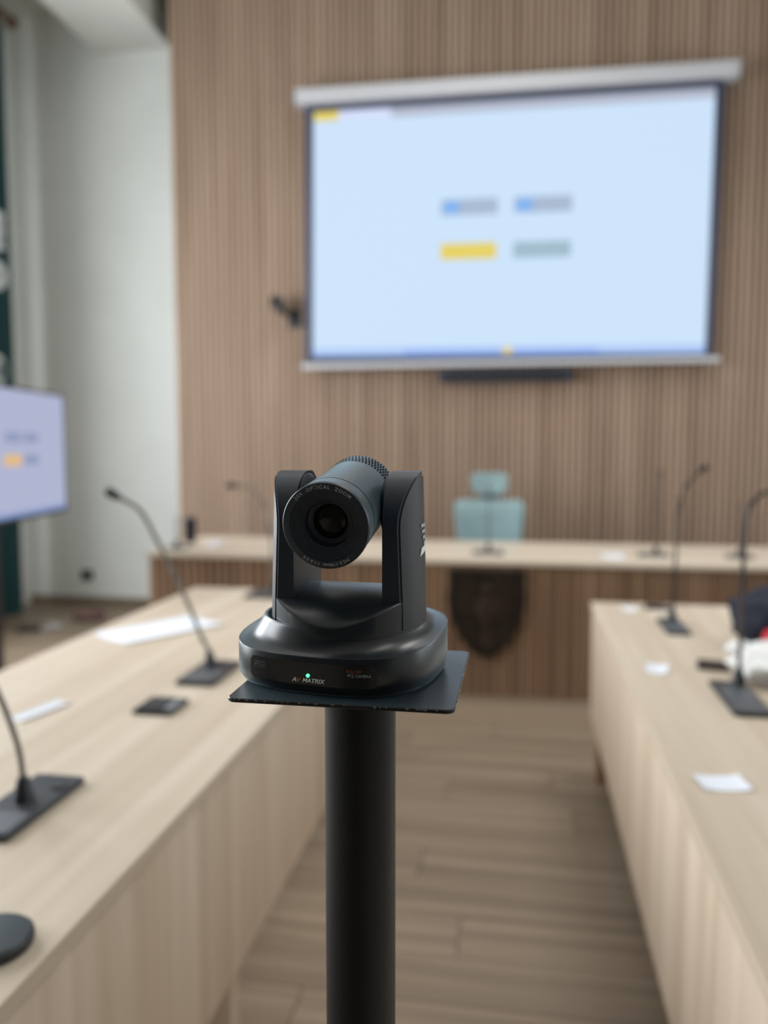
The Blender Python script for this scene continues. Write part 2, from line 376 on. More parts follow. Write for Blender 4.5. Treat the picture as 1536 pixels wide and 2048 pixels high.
# ------------------------------------------------------------------ side tables (two rows of modules)
def table(x0, x1, y0, y1, side, label):
    t = thing('conference_table', label, 'table', ((x0 + x1) / 2, (y0 + y1) / 2, 0), 0, 'pale oak conference tables')
    cx, cy = (x0 + x1) / 2, (y0 + y1) / 2; w, l = (x1 - x0) / 2, (y1 - y0) / 2
    bm = bmesh.new(); add_box(bm, -w, w, -l, l, 0.715, 0.74); obj('tabletop', bm, 'top_wood', t, bevel=0.002)
    xi = w if side > 0 else -w                      # inner side, towards the aisle
    a, b = (xi - 0.026, xi - 0.006) if side > 0 else (xi + 0.006, xi + 0.026)
    box_part('modesty_panel', (a, b, -l + 0.0002, l - 0.0002, 0.25, 0.7145), 'panel_wood', t, bevel=0.001)
    for yw in (y1 - 0.06, 1.62, y0 + 0.10):
        yl = yw - cy; sy = 1 if yw > 3 else -1
        for sx in (-1, 1):
            xc = sx * (w - 0.065)
            box_part('leg', (xc - 0.035, xc + 0.035, yl - 0.03, yl + 0.03, 0.0, 0.7145), 'leg_wood' if sy > 0 else 'panel_wood', t, bevel=0.002)
        box_part('crossbar', (-w + 0.101, w - 0.101, yl - 0.02, yl + 0.02, 0.66, 0.7145), 'panel_wood', t)
    return t
LX0, LX1, RX0, RX1 = -1.472, -0.585, 0.30, 1.187
TZ = 0.74
table(LX0, LX1, -1.2, 3.46, 1, 'long pale oak table left of the aisle with black round puck')
table(RX0, RX1, -1.2, 3.40, -1, 'long pale oak table right of the aisle holding the navy backpack')

# ------------------------------------------------------------------ projection screen
sc = thing('projection_screen', 'large pull-down projection screen showing a pale blue slide on slatted wall', 'projection screen', (-0.14, 5.95, 2.9))
R = Matrix.Rotation(math.radians(0.55), 4, 'Y')
def sbox(name, x0, x1, z0, z1, y0, y1, mat, parent, rot=True, bevel=0.0):
    return box_part(name, (x0 + 0.14, x1 + 0.14, y0, y1, z0 - 2.9, z1 - 2.9), mat, parent, bevel, R if rot else None)
sbox('case', -1.675, 1.40, 3.885, 3.99, -0.05, 0.099, 'case_white', sc, bevel=0.012)
for xa, xb in ((-1.685, -1.675), (1.40, 1.41)): sbox('end_cap', xa, xb, 3.88, 3.995, -0.054, 0.099, 'case_white', sc, bevel=0.003)
cl = sbox('screen_cloth', -1.612, 1.318, 2.005, 3.885, 0.0, 0.003, 'screen_glow_black', sc)
sbox('bottom_bar', -1.645, 1.36, 1.975, 2.012, -0.014, 0.018, 'case_white', sc, False, 0.006)
im = sbox('slide', -1.548, 1.266, 2.052, 3.832, -0.0012, -0.0001, 'slide', sc)
def sl(name, x0, x1, z0, z1, mat, lift=0.0018): sbox(name, x0, x1, z0, z1, -lift, -0.0013, mat, im)
sl('header_band', -0.97, 1.266, 3.765, 3.832, 'slide_grey')
sl('tab', -1.36, -0.97, 3.77, 3.832, 'slide_white')
sl('yellow_tag', -1.545, -1.36, 3.765, 3.832, 'slide_yellow')
for xa, xb, za, zb in ((-0.593, -0.185, 3.052, 3.165), (-0.07, 0.335, 3.052, 3.165)):
    sl('button', xa, xb, za, zb, 'slide_box')
    sl('button_icon', xa + 0.02, xa + 0.13, za + 0.012, zb - 0.012, 'slide_blue', 0.0024)
sl('yellow_button', -0.593, -0.19, 2.738, 2.855, 'slide_yellow')
sl('grey_button', -0.07, 0.335, 2.738, 2.852, 'slide_box2')
sl('taskbar', -1.548, 1.266, 2.052, 2.11, 'slide_bar')
sl('taskbar_icons', -0.85, 0.55, 2.06, 2.10, 'slide_bar2', 0.0024)
sl('taskbar_button', -0.13, -0.06, 2.062, 2.108, 'slide_yellow', 0.003)

# sound bar under the screen
sb = thing('sound_bar', 'dark sound bar on the slatted wall just below the screen', 'sound bar', (-0.125, 6.05, 1.90))
bm = bmesh.new(); add_box(bm, -0.46, 0.46, -0.088, -0.02, -0.035, 0.045); obj('body', bm, 'screen_glow_black', sb, bevel=0.008)
for s in (-1, 1): box_part('end_cap', (s * 0.473 - 0.012, s * 0.473 + 0.012, -0.09, -0.018, -0.037, 0.047), 'tv_black', sb, 0.004)
bm = bmesh.new(); add_box(bm, -0.44, 0.44, -0.0915, -0.0885, -0.025, 0.033); obj('grille', bm, 'mic_black', sb)
for s in (-1, 1): box_part('wall_bracket', (s * 0.3 - 0.02, s * 0.3 + 0.02, -0.02, -0.0005, -0.02, 0.03), 'tv_black', sb)

# wall-mounted camera left of the screen
wc = thing('wall_camera', 'small dark camera on a wall bracket left of the screen', 'camera', (-1.80, 6.05, 2.43))
box_part('wall_plate', (0.02, 0.12, -0.016, -0.0005, -0.13, 0.0), 'mic_black', wc, 0.003)
bm = bmesh.new(); add_tube(bm, [(0.07, -0.016, -0.07), (0.06, -0.07, -0.06), (0.03, -0.10, -0.04), (0.0, -0.11, -0.02)], 0.014); obj('bracket_arm', bm, 'mic_black', wc, True)
bm = bmesh.new(); add_lathe(bm, [(0.045, -0.03), (0.05, -0.02), (0.05, 0.005), (0.03, 0.015)], 20, cx=-0.005, cy=-0.115); obj('base', bm, 'mic_black', wc, True)
bm = bmesh.new(); add_lathe(bm, [(0.0, 0.0), (0.032, 0.0), (0.037, 0.004), (0.037, 0.09), (0.03, 0.098), (0.0, 0.098)], 20, False, False)
obj('housing', bm, 'mic_plate', wc, True, xf=Matrix.Translation((-0.03, -0.07, 0.055)) @ Matrix.Rotation(PI / 2, 4, 'X'))
bm = bmesh.new(); add_lathe(bm, [(0.024, 0.0), (0.024, 0.006), (0.016, 0.003)], 16)
obj('lens', bm, 'lens', wc, True, xf=Matrix.Translation((-0.03, -0.168, 0.055)) @ Matrix.Rotation(PI / 2, 4, 'X'))
for s in (-1, 1): box_part('yoke_arm', (-0.03 + s * 0.043 - 0.005, -0.03 + s * 0.043 + 0.005, -0.14, -0.09, 0.008, 0.075), 'mic_black', wc, 0.002)
# black audio cable along the wall, from bracket towards the screen
bm = bmesh.new(); add_tube(bm, smooth_path([(0.12, -0.012, -0.10), (0.18, -0.02, -0.12), (0.24, -0.02, -0.14)]), 0.012); obj('cable', bm, 'mic_black', wc, True)

# ------------------------------------------------------------------ the stand in the foreground
PX, PY, PZ = -0.114, 0.5655, 1.22
st = thing('camera_stand', 'black metal stand with square top plate and round post carrying the camera', 'stand', (PX, PY, 0))
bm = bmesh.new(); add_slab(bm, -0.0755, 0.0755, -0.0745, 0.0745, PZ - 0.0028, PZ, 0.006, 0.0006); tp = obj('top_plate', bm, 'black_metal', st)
bm = bmesh.new(); add_lathe(bm, [(0.0262, 0.008), (0.0262, PZ - 0.03), (0.0268, PZ - 0.014), (0.0285, PZ - 0.0030)], 40); obj('post', bm, 'post_black', st, True)
bm = bmesh.new(); add_slab(bm, -0.2, 0.2, -0.2, 0.2, 0.0, 0.008, 0.01, 0.001); obj('foot_plate', bm, 'black_metal', st)
bm = bmesh.new()      # worn paint along the plate edge
for i in range(46):
    u = random.uniform(-0.07, 0.07); a = random.uniform(0.0006, 0.0022)
    if random.random() < 0.6: add_box(bm, u, u + a, -0.07465, -0.0743, PZ - 0.0009 - random.random() * 0.0006, PZ - 0.0003)
    else: add_box(bm, 0.0743, 0.07565, u, u + a, PZ - 0.0009, PZ - 0.0002)
for i in range(9):
    u, v = random.uniform(0.05, 0.074), random.uniform(-0.05, 0.01)
    add_box(bm, u, u + random.uniform(0.0003, 0.0012), v, v + random.uniform(0.0003, 0.0015), PZ - 0.0001, PZ + 0.00012)
o = obj('scuff_marks', bm, 'scuffed', tp); o['kind'] = 'stuff'

# ------------------------------------------------------------------ the PTZ camera
ptz = thing('ptz_camera', 'black motorised conference camera with round lens on the stand plate', 'camera', (-0.126, 0.571, PZ + 0.0003))
BY = math.radians(-9.0); HY = math.radians(-2.5)
RB = Matrix.Rotation(BY, 4, 'Z'); HC_ = Vector((0.0045, -0.006, 0)); RH = Matrix.Translation(HC_) @ Matrix.Rotation(HY, 4, 'Z')
BA, BB, BN = 0.0727, 0.0680, 2.9
def sup(a, b, n, z, N=96):
    out = []
    for i in range(N):
        t = 2 * PI * i / N; c, s = math.cos(t), math.sin(t)
        r = (abs(c) ** n + abs(s) ** n) ** (-1.0 / n)      # radial superellipse
        out.append((a * r * c, b * r * s, z))
    return out
bm = bmesh.new()
prof = [(.0675, .0628, 2.8, 0.0), (.0703, .0655, 2.8, .0012), (.0719, .0672, 2.9, .005), (BA, BB, BN, .011)]
rings = [sup(*p) for p in prof]
LIP, LR = 0.0440, 0.0592
def rim_z(y): return 0.0255 + (y + BB) / (2 * BB) * 0.0125        # the rim climbs towards the back
rings.append([(x, y, rim_z(y)) for x, y, z in sup(BA, BB, BN, 0)])
rings.append([(x, y, rim_z(y) + 0.0007) for x, y, z in sup(BA - 0.0003, BB - 0.0003, BN, 0)])
for fr, t in ((0.07, 0.05), (0.2, 0.085), (0.4, 0.16), (0.58, 0.28), (0.74, 0.46), (0.87, 0.68), (0.95, 0.87), (1.0, 0.97)):
    ou, inn = sup(BA, BB, BN, 0), sup(LR, LR, 2, 0)
    rg = []
    for (xo, yo, _), (xi_, yi_, _) in zip(ou, inn):
        x, y = xo + (xi_ - xo) * fr, yo + (yi_ - yo) * fr; zr = rim_z(yo)
        rg.append((x, y, zr + (LIP - zr) * t))
    rings.append(rg)
rings += [sup(0.0586, 0.0586, 2, LIP), sup(0.0572, 0.0572, 2, LIP - 0.0003), sup(0.0570, 0.0570, 2, 0.030)]
add_loft(bm, rings)
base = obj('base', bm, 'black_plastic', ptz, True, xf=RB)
def fy(x, off=0.0): return -(BB + off) * (1 - (abs(x) / (BA + off)) ** BN) ** (1 / BN)
def wrap_front(me_or_bm, z0, u0=0.0, off=0.0004):
    for v in me_or_bm.verts:
        u, vv, h = v.co.x + u0, v.co.y, v.co.z
        v.co = Vector((u, fy(u) - off - h, z0 + vv))
# glossy window strip on the base front
bm = bmesh.new(); N = 40; y0 = -0.0077; y1 = 0.0077
for L_ in range(N):
    ua, ub = -0.046 + 0.092 * L_ / N, -0.046 + 0.092 * (L_ + 1) / N
    def ends(u):
        d = 0.046 - abs(u); r = 0.003
        k = 0 if d >= r else r - math.sqrt(max(0, r * r - (r - d) ** 2))
        return y0 + k, y1 - k
    (a0, a1), (b0, b1) = ends(ua), ends(ub)
    bm.faces.new([bm.verts.new(p) for p in ((ua, a0, 0), (ub, b0, 0), (ub, b1, 0), (ua, a1, 0))])
bmesh.ops.remove_doubles(bm, verts=bm.verts, dist=1e-6)
bmesh.ops.solidify(bm, geom=bm.faces[:], thickness=0.0002)
wrap_front(bm, 0.0150, 0.0, 0.0003)
obj('front_strip', bm, 'black_gloss', base, True, xf=RB)
FONT = None
def text_bm(s, size, bold=0.0, shear=0.0, extrude=0.0, spacing=1.0, align='CENTER'):
    cu = bpy.data.curves.new('t', 'FONT'); cu.body = s; cu.size = size; cu.align_x = align; cu.offset = bold
    cu.shear = shear; cu.space_character = spacing; cu.resolution_u = 3; cu.extrude = extrude
    to = bpy.data.objects.new('t', cu); C.objects.link(to)
    bpy.context.view_layer.update()
    dg = bpy.context.evaluated_depsgraph_get(); me = bpy.data.meshes.new_from_object(to.evaluated_get(dg))
    b = bmesh.new(); b.from_mesh(me)
    bpy.data.objects.remove(to); bpy.data.curves.remove(cu); bpy.data.meshes.remove(me)
    return b
def front_text(name, s, size, u, z, mat, wx=1.0, **k):
    b = text_bm(s, size, **k)
    if wx != 1.0:
        for v in b.verts: v.co.x *= wx
    wrap_front(b, z, u, 0.0007); return obj(name, b, mat, base, xf=RB)
# logo: A V MATRIX
LZ = 0.0092
front_text('logo_lettering', 'A', 0.0040, -0.0100, LZ, 'ink_white', 1.2, bold=0.00009, shear=0.25)
front_text('logo_lettering_orange', 'V', 0.0040, -0.0073, LZ, 'ink_orange', 1.2, bold=0.00009, shear=0.25)
front_text('logo_lettering', 'MATRIX', 0.0040, 0.0037, LZ, 'ink_white', 1.08, bold=0.00009, shear=0.25)
front_text('model_lettering', 'Model NO.', 0.0019, -0.0365, 0.0186, 'ink_dim')
front_text('model_lettering', 'PTZ1271', 0.0032, -0.0365, 0.0158, 'ink_dim', 0.85)
front_text('rust_lettering', 'FULL HD', 0.0028, 0.0318, 0.0178, 'ink_rust', 0.9)
front_text('camera_lettering', 'PTZ CAMERA', 0.0028, 0.0350, 0.0148, 'ink_grey', 0.9)
bm = bmesh.new(); bmesh.ops.create_uvsphere(bm, u_segments=16, v_segments=8, radius=0.00125)
obj('status_light', bm, 'led', base, True, xf=RB @ Matrix.Translation((0, fy(0) - 0.0006, 0.0138)))
# turret: round body with a convex hump between the arms
TR = 0.0555
def hz(y): return 0.031 + 0.034 * math.sqrt(max(0, 1 - (y / 0.060) ** 2))
bm = bmesh.new(); rings = []
for rr in [0.001] + [TR * k / 16 for k in range(1, 16)] + [TR * 0.985, TR]:
    rings.append([(rr * math.cos(2 * PI * i / 72), rr * math.sin(2 * PI * i / 72), hz(rr * math.sin(2 * PI * i / 72)) - (0.0006 if rr == TR else 0)) for i in range(72)])
rings.append([(TR * math.cos(2 * PI * i / 72), TR * math.sin(2 * PI * i / 72), 0.0365) for i in range(72)])
add_loft(bm, rings)
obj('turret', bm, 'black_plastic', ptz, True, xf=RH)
AI, AD, AT = 0.0315, 0.0335, 0.1475
def arm_bm(s, R_, z0, z1, ins=0.0, ai=AI, n=14):
    bm = bmesh.new(); rings = []
    zs = [z0 + (0.108 - z0) * k / 4 for k in range(4)] + [0.108 + (z1 - 0.108) * math.sin(PI / 2 * k / 12) for k in range(13)]
    for z in zs:
        t = min(1, max(0, (z - 0.108) / (AT - 0.108)))
        q = 1 - math.sqrt(max(0, 1 - t * t))
        yf = -AD + ins + (0.036) * q; yb = AD - ins - 0.024 * q
        Rz = R_ - 0.0030 * max(0, (z - 0.05) / 0.1)
        ring = [(s * ai, yb, z), (s * ai, yf, z)]
        for k in range(n + 1):
            y = yf + (yb - yf) * k / n
            ring.append((s * math.sqrt(Rz * Rz - y * y), y, z))
        if s < 0: ring.reverse()
        rings.append(ring)
    add_loft(bm, rings); return bm
for s in (-1, 1):
    a = obj('arm', arm_bm(s, TR - 0.0002, 0.0380, AT), 'black_dark', ptz, True, xf=RH)
    obj('side_cover', arm_bm(s, TR + 0.0007, 0.0400, AT - 0.0035, 0.0012, 0.040), 'black_side', a, True, xf=RH)
    bm = bmesh.new()
    add_lathe(bm, [(0.0245, 0.0), (0.0245, 0.0012), (0.0205, 0.0042)], 32)
    obj('pivot_boss', bm, 'black_dark', a, True, xf=RH @ Matrix.Translation((s * AI, 0.0, 0.1215)) @ Matrix.Rotation(-s * PI / 2, 4, 'Y'))
    bm = bmesh.new()      # wedge cheek at the foot of the arm
    zb = 0.046
    add_loft(bm, [[(s * 0.0290, -0.0405, 0.040), (s * 0.0430, -0.0345, 0.040), (s * 0.0430, -0.0300, 0.040), (s * 0.0290, -0.0300, 0.040)],
                  [(s * 0.0290, -0.0395, 0.0560), (s * 0.0345, -0.0350, 0.0565), (s * 0.0345, -0.0300, 0.0565), (s * 0.0290, -0.0300, 0.0565)]])
    obj('cheek', bm, 'black_plastic', a, xf=RH)
    if s > 0:            # grey bar print on the outer side of the arm facing the aisle
        bm = bmesh.new()
        for k in range(4):
            z = 0.1085 - k * 0.0042; ya, yb = -0.009 + 0.0018 * k, 0.003
            Rz = TR + 0.0009 - 0.0030 * (z - 0.05) / 0.1
            add_loft(bm, [[(math.sqrt((Rz + d) ** 2 - y * y), y, zz) for zz, d in ((z, 0), (z + 0.0022, 0), (z + 0.0022, 0.0003), (z, 0.0003))] for y in (ya, (ya + yb) / 2, yb)])
        obj('printed_bars', bm, 'ink_grey', a, xf=RH)
        bm = bmesh.new()
        z = 0.0895; Rz = TR + 0.0009 - 0.0012
        pts = [(-0.012, z - 0.0012), (-0.009, z + 0.0045), (-0.003, z + 0.0055), (0.006, z + 0.0075), (0.006, z + 0.002), (-0.005, z + 0.0006)]
        add_loft(bm, [[(math.sqrt((Rz + d) ** 2 - y * y), y, zz) for y, zz in pts] for d in (0, 0.0003)])
        obj('printed_mark', bm, 'ink_white', a, xf=RH)
# barrel
TILT = math.radians(10.3)
RL = RH @ Matrix.Translation((0, 0.0, 0.1245)) @ Matrix.Rotation(TILT, 4, 'X') @ Matrix.Rotation(PI / 2, 4, 'X')    # local +z = lens forward
F = 0.0630; BRL = 0.0287
bm = bmesh.new()
add_lathe(bm, [(0.012, -0.040), (0.0230, -0.040), (0.0260, -0.0385), (0.0276, -0.035), (0.0280, -0.030), (0.0282, 0.020), (BRL, F - 0.0215), (BRL, F - 0.0180), (BRL - 0.0007, F - 0.0178), (BRL - 0.0007, F - 0.0170), (BRL, F - 0.0168), (BRL + 0.0005, F - 0.004)], 72, True, False)
barrel = obj('lens_barrel', bm, 'black_plastic', ptz, True, xf=RL)
bm = bmesh.new()
pr = [(BRL + 0.0005, F - 0.0040), (BRL + 0.0006, F - 0.0010), (BRL + 0.0001, F - 0.0002), (BRL - 0.0006, F), (0.0242, F), (0.0239, F - 0.0008)]
r, z = 0.0239, F - 0.0008
for k in range(8):
    pr += [(r - 0.0003, z - 0.0006), (r - 0.00085, z - 0.0006)]; r -= 0.00085; z -= 0.00062
pr += [(0.0172, z - 0.0004), (0.0168, z + 0.0002), (0.0160, z + 0.0002), (0.0157, z - 0.0006), (0.0150, z - 0.006), (0.0140, z - 0.0065), (0.0132, z - 0.010)]
add_lathe(bm, pr, 72, False, False)
ring = obj('lens_ring', bm, 'black_dark', ptz, True, xf=RL)
bm = bmesh.new(); zl = z - 0.0095
add_lathe(bm, [(0.0134, zl - 0.002), (0.0134, zl), (0.0128, zl + 0.0003), (0.0105, zl + 0.0016), (0.0075, zl + 0.0028), (0.004, zl + 0.0034), (0.0005, zl + 0.0036)], 48)
glass = obj('front_lens', bm, 'lens', ptz, True, xf=RL)
bm = bmesh.new()
add_lathe(bm, [(0.0118, z - 0.0078), (0.0121, z - 0.0070), (0.0135, z - 0.0066), (0.0140, z - 0.0062)], 48, False, False)
obj('retaining_ring', bm, 'black_side', glass, True, xf=RL)
def arc_text(name, s, size, rad, a0, spacing=1.0):
    b = text_bm(s, size, spacing=spacing, bold=0.00004)
    for v in b.verts:
        a = PI / 2 + a0 - v.co.x / rad; rr = rad + v.co.y
        v.co = Vector((rr * math.cos(a), rr * math.sin(a), F + 0.00015))
    return obj(name, b, 'ink_grey', ring, xf=RL)
arc_text('ring_lettering', '20X  OPTICAL  ZOOM', 0.0034, 0.0253, 0.04, 1.22)
arc_text('ring_lettering', 'f=5.5-110mm  1:1.6-3.5', 0.0031, 0.0253, PI - 0.03, 1.08)
# vents on top of the rear of the barrel
bm = bmesh.new()
for row in range(4):
    zz = -0.0135 - row * 0.0052
    for k in range(-15, 16):
        a = PI / 2 + math.radians(k * 5.2 + (2.6 if row % 2 else 0))
        rr = 0.02825 if zz > -0.03 else 0.0280
        vs = []
        for da, dz in ((-0.024, 0), (0.024, 0), (0.024, -0.0034), (-0.024, -0.0034)):
            vs.append(bm.verts.new((rr * 1.002 * math.cos(a + da), rr * 1.002 * math.sin(a + da), zz + dz)))
        bm.faces.new(vs)
o = obj('vent_slots', bm, 'vent_black', barrel, xf=RL); o['kind'] = 'stuff'

# ------------------------------------------------------------------ gooseneck microphones
def mic(loc, path, label, bx, by, stem='mic_grey', rs=0.0055, head=True, hole=True, cat='microphone', group='gooseneck microphones on the tables', z=TZ, hr=0.012):
    """loc = stem foot; bx, by = base plate extents relative to the foot; path relative to the foot"""
    t = thing('gooseneck_microphone', label, cat, (loc[0], loc[1], z + 0.0003), 0, group)
    bm = bmesh.new(); add_slab(bm, bx[0], bx[1], by[0], by[1], 0, 0.012, 0.008, 0.002); bp = obj('base_plate', bm, 'mic_plate', t)
    bm = bmesh.new(); add_slab(bm, bx[0] + 0.008, bx[1] - 0.008, by[0] + 0.008, min(by[1] - 0.008, -0.05) if by[0] < -0.09 else by[0] + 0.03, 0.0122, 0.0135, 0.004); obj('control_strip', bm, 'mic_strip', bp)
    if hole:
        bm = bmesh.new(); add_lathe(bm, [(0.016, 0.0122), (0.016, 0.015), (0.012, 0.015)], 18, cx=0.03, cy=by[1] - 0.05); obj('button', bm, 'mic_black', bp)
    bm = bmesh.new(); add_lathe(bm, [(0.019, 0.0121), (0.017, 0.02), (0.011, 0.05), (0.008, 0.055)], 18); obj('socket', bm, 'mic_black', t, True)
    P = smooth_path([(0, 0, 0.054)] + path)
    n = len(P)
    k = int(n * 0.80) if head else n
    bm = bmesh.new(); add_tube(bm, P[:k + 1] if head else P, rs); obj('gooseneck', bm, stem, t, True)
    if head:
        Q = P[k:]; bm = bmesh.new(); m = len(Q)
        add_tube(bm, Q, [hr * (0.55 + 0.45 * min(1, i / (m * 0.4))) for i in range(m)], 14); obj('microphone_head', bm, 'mic_black', t, True)
    return t
G = 'gooseneck microphones on the tables'
mic((-0.873, 1.265), [(-0.005, 0, 0.10), (-0.02, 0, 0.15), (-0.045, 0, 0.21), (-0.12, 0, 0.36), (-0.19, 0, 0.44), (-0.25, 0, 0.47), (-0.31, 0, 0.49)],
    'gooseneck microphone nearest on the left table, its stem leaving the frame', (-0.046, 0.056), (-0.13, 0.113))
mic((-0.882, 2.165), [(-0.024, 0, 0.096), (-0.073, 0, 0.213), (-0.147, 0, 0.359), (-0.20, 0, 0.454), (-0.243, 0, 0.485), (-0.275, 0, 0.50), (-0.305, 0, 0.516)],
    'tall grey gooseneck microphone bending left in front of the white wall', (-0.035, 0.075), (-0.165, 0.065), rs=0.0065, hr=0.014)
mic((-1.06, 3.33), [(-0.002, 0, 0.15), (-0.005, 0, 0.25), (-0.037, 0, 0.392), (-0.093, 0, 0.468), (-0.127, 0, 0.474), (-0.165, 0, 0.476), (-0.20, 0, 0.478)],
    'gooseneck microphone at the far end of the left table, partly hidden by the camera', (-0.10, 0.05), (-0.10, 0.07), 'mic_grey')
mic((0.557, 3.03), [(0.004, 0, 0.12), (0.007, 0, 0.305), (0.012, 0, 0.43), (0.036, 0, 0.506), (0.066, 0, 0.543), (0.085, 0, 0.56), (0.105, 0, 0.578)],
    'tall dark gooseneck microphone at the far end of the right table', (-0.05, 0.03), (-0.20, 0.045), 'mic_dark', hole=False)
mic((0.586, 2.235), [(0.001, 0, 0.13), (0.001, 0, 0.333), (0.006, 0, 0.466), (0.025, 0, 0.508), (0.051, 0, 0.526), (0.09, 0, 0.53), (0.13, 0, 0.525)],
    'gooseneck microphone on the right table beside the white bag', (-0.072, 0.02), (-0.25, 0.025), 'mic_dark', rs=0.006, hole=False)
mic((-0.178, 4.70), [(0, 0.0, 0.12), (0, 0.0, 0.25), (-0.001, 0.02, 0.33), (-0.002, 0.05, 0.365), (-0.002, 0.09, 0.385)],
    'gooseneck microphone on the head desk in front of the teal chair', (-0.09, 0.09), (-0.08, 0.06), 'mic_dark', z=DZ, rs=0.004, hole=False, hr=0.009)
mic((0.773, 4.74), [(0.001, 0, 0.15), (0.003, 0, 0.30), (0.006, 0, 0.40), (0.012, 0.02, 0.45), (0.02, 0.06, 0.48)],
    'gooseneck microphone on the head desk to the right of the teal chair', (-0.10, 0.07), (-0.06, 0.06), 'mic_dark', z=DZ, rs=0.005, hole=False, hr=0.009)
mic((1.225, 4.74), [(0.001, 0, 0.12), (0.003, 0, 0.20), (0.008, 0.02, 0.26), (0.02, 0.06, 0.29)],
    'short gooseneck microphone on the head desk, rightmost in view', (-0.07, 0.07), (-0.06, 0.06), 'mic_dark', z=DZ, rs=0.0045, hole=False, hr=0.009)
mic((-2.07, 4.60), [(0, 0, 0.10), (-0.003, 0, 0.14), (-0.01, 0.02, 0.17), (-0.02, 0.05, 0.18)],
    'low gooseneck microphone at the left end of the head desk', (-0.05, 0.05), (-0.06, 0.06), 'mic_dark', z=DZ, rs=0.0045, hole=False, hr=0.009)

# ------------------------------------------------------------------ small things on the tables
def flap(loc, sx, sy, label):
    t = thing('table_socket_box', label, 'socket box', (loc[0], loc[1], TZ + 0.0003), 0, 'table socket boxes')
    bm = bmesh.new(); add_slab(bm, -sx, sx, -sy, sy, 0, 0.010, 0.006, 0.0015); obj('frame', bm, 'mic_plate', t)
    bm = bmesh.new(); add_slab(bm, -sx + 0.008, sx - 0.030, -sy + 0.008, sy - 0.008, 0.0102, 0.014, 0.004, 0.001); obj('lid', bm, 'mic_black', t)
    bm = bmesh.new(); add_box(bm, sx - 0.028, sx - 0.010, -sy + 0.02, sy - 0.02, 0.0102, 0.012); obj('brush_strip', bm, 'silver', t)
f1 = flap((-0.869, 1.815), 0.051, 0.055, 'dark square socket box set on the left table near the camera')
f2 = flap((0.55, 3.30), 0.05, 0.03, 'small dark socket box at the far edge of the right table')
def paper(loc, sx, sy, rot, label, curl=0.004):
    bm = bmesh.new(); n = 8; rings = []
    for i in range(n + 1):
        x = -sx + 2 * sx * i / n; zc = curl * abs(x / sx) ** 3
        rings.append([(x, -sy, zc), (x, sy, zc), (x, sy, zc + 0.0006), (x, -sy, zc + 0.0006)])
    add_loft(bm, rings)
    o = obj('paper_sheet', bm, 'paper'); o.location = (loc[0], loc[1], loc[2]); o.rotation_euler = (0, 0, rot)
    return tag(o, label, 'paper', 'loose paper sheets')
paper((-1.25, 2.62, TZ + 0.0003), 0.105, 0.20, math.radians(-32), 'large white paper sheet lying on the left table behind the microphone')
paper((-1.15, 1.745, TZ + 0.0003), 0.022, 0.075, math.radians(-14), 'narrow white paper slip on the left table near the frame edge')
paper((0.39, 1.578, TZ + 0.0003), 0.045, 0.035, math.radians(8), 'white paper card on the right table, nearest of the cards')
paper((0.40, 2.387, TZ + 0.0003), 0.030, 0.05, math.radians(-12), 'small white paper card on the right table left of the phone')
paper((0.435, 3.265, TZ + 0.0003), 0.030, 0.035, math.radians(-5), 'tiny white paper card at the far end of the right table')
paper((0.523, 4.66, DZ + 0.0003), 0.06, 0.09, 0.0, 'white paper sheet on the head desk right of the teal chair')
paper((-1.93, 4.86, DZ + 0.0003), 0.05, 0.12, 0.1, 'white paper sheet on the head desk beside the black mug')
# black phone lying flat
t = thing('mobile_phone', 'black phone lying flat on the right table before the backpack', 'phone', (0.565, 2.438, TZ + 0.0003), math.radians(78))
bm = bmesh.new(); add_slab(bm, -0.05, 0.05, -0.042, 0.042, 0, 0.009, 0.010, 0.0015); obj('body', bm, 'mic_black', t)
bm = bmesh.new(); add_slab(bm, -0.046, 0.046, -0.038, 0.038, 0.0091, 0.0097, 0.008); obj('glass_screen', bm, 'black_gloss', t)
# round black puck
t = thing('speaker_puck', 'round black conference puck on the near left table edge', 'speaker', (-0.668, 0.888, TZ + 0.0003))
bm = bmesh.new(); add_lathe(bm, [(0.048, 0), (0.0525, 0.002), (0.0535, 0.008), (0.0525, 0.013), (0.050, 0.015)], 48); obj('body', bm, 'mic_black', t, True)
bm = bmesh.new(); add_lathe(bm, [(0.049, 0.0151), (0.0485, 0.0160), (0.046, 0.0162)], 48); obj('top_cover', bm, 'black_plastic', t, True)
# black mug on the head desk
t = thing('travel_mug', 'black tapered travel mug on the left end of the head desk', 'mug', (-2.085, 4.84, DZ + 0.0003))
bm = bmesh.new(); add_lathe(bm, [(0.022, 0), (0.025, 0.003), (0.040, 0.12), (0.042, 0.145)], 28); obj('cup', bm, 'navy_fabric', t, True)
bm = bmesh.new(); add_lathe(bm, [(0.044, 0.1455), (0.044, 0.158), (0.038, 0.168), (0.030, 0.170)], 28); obj('lid', bm, 'mic_black', t, True)

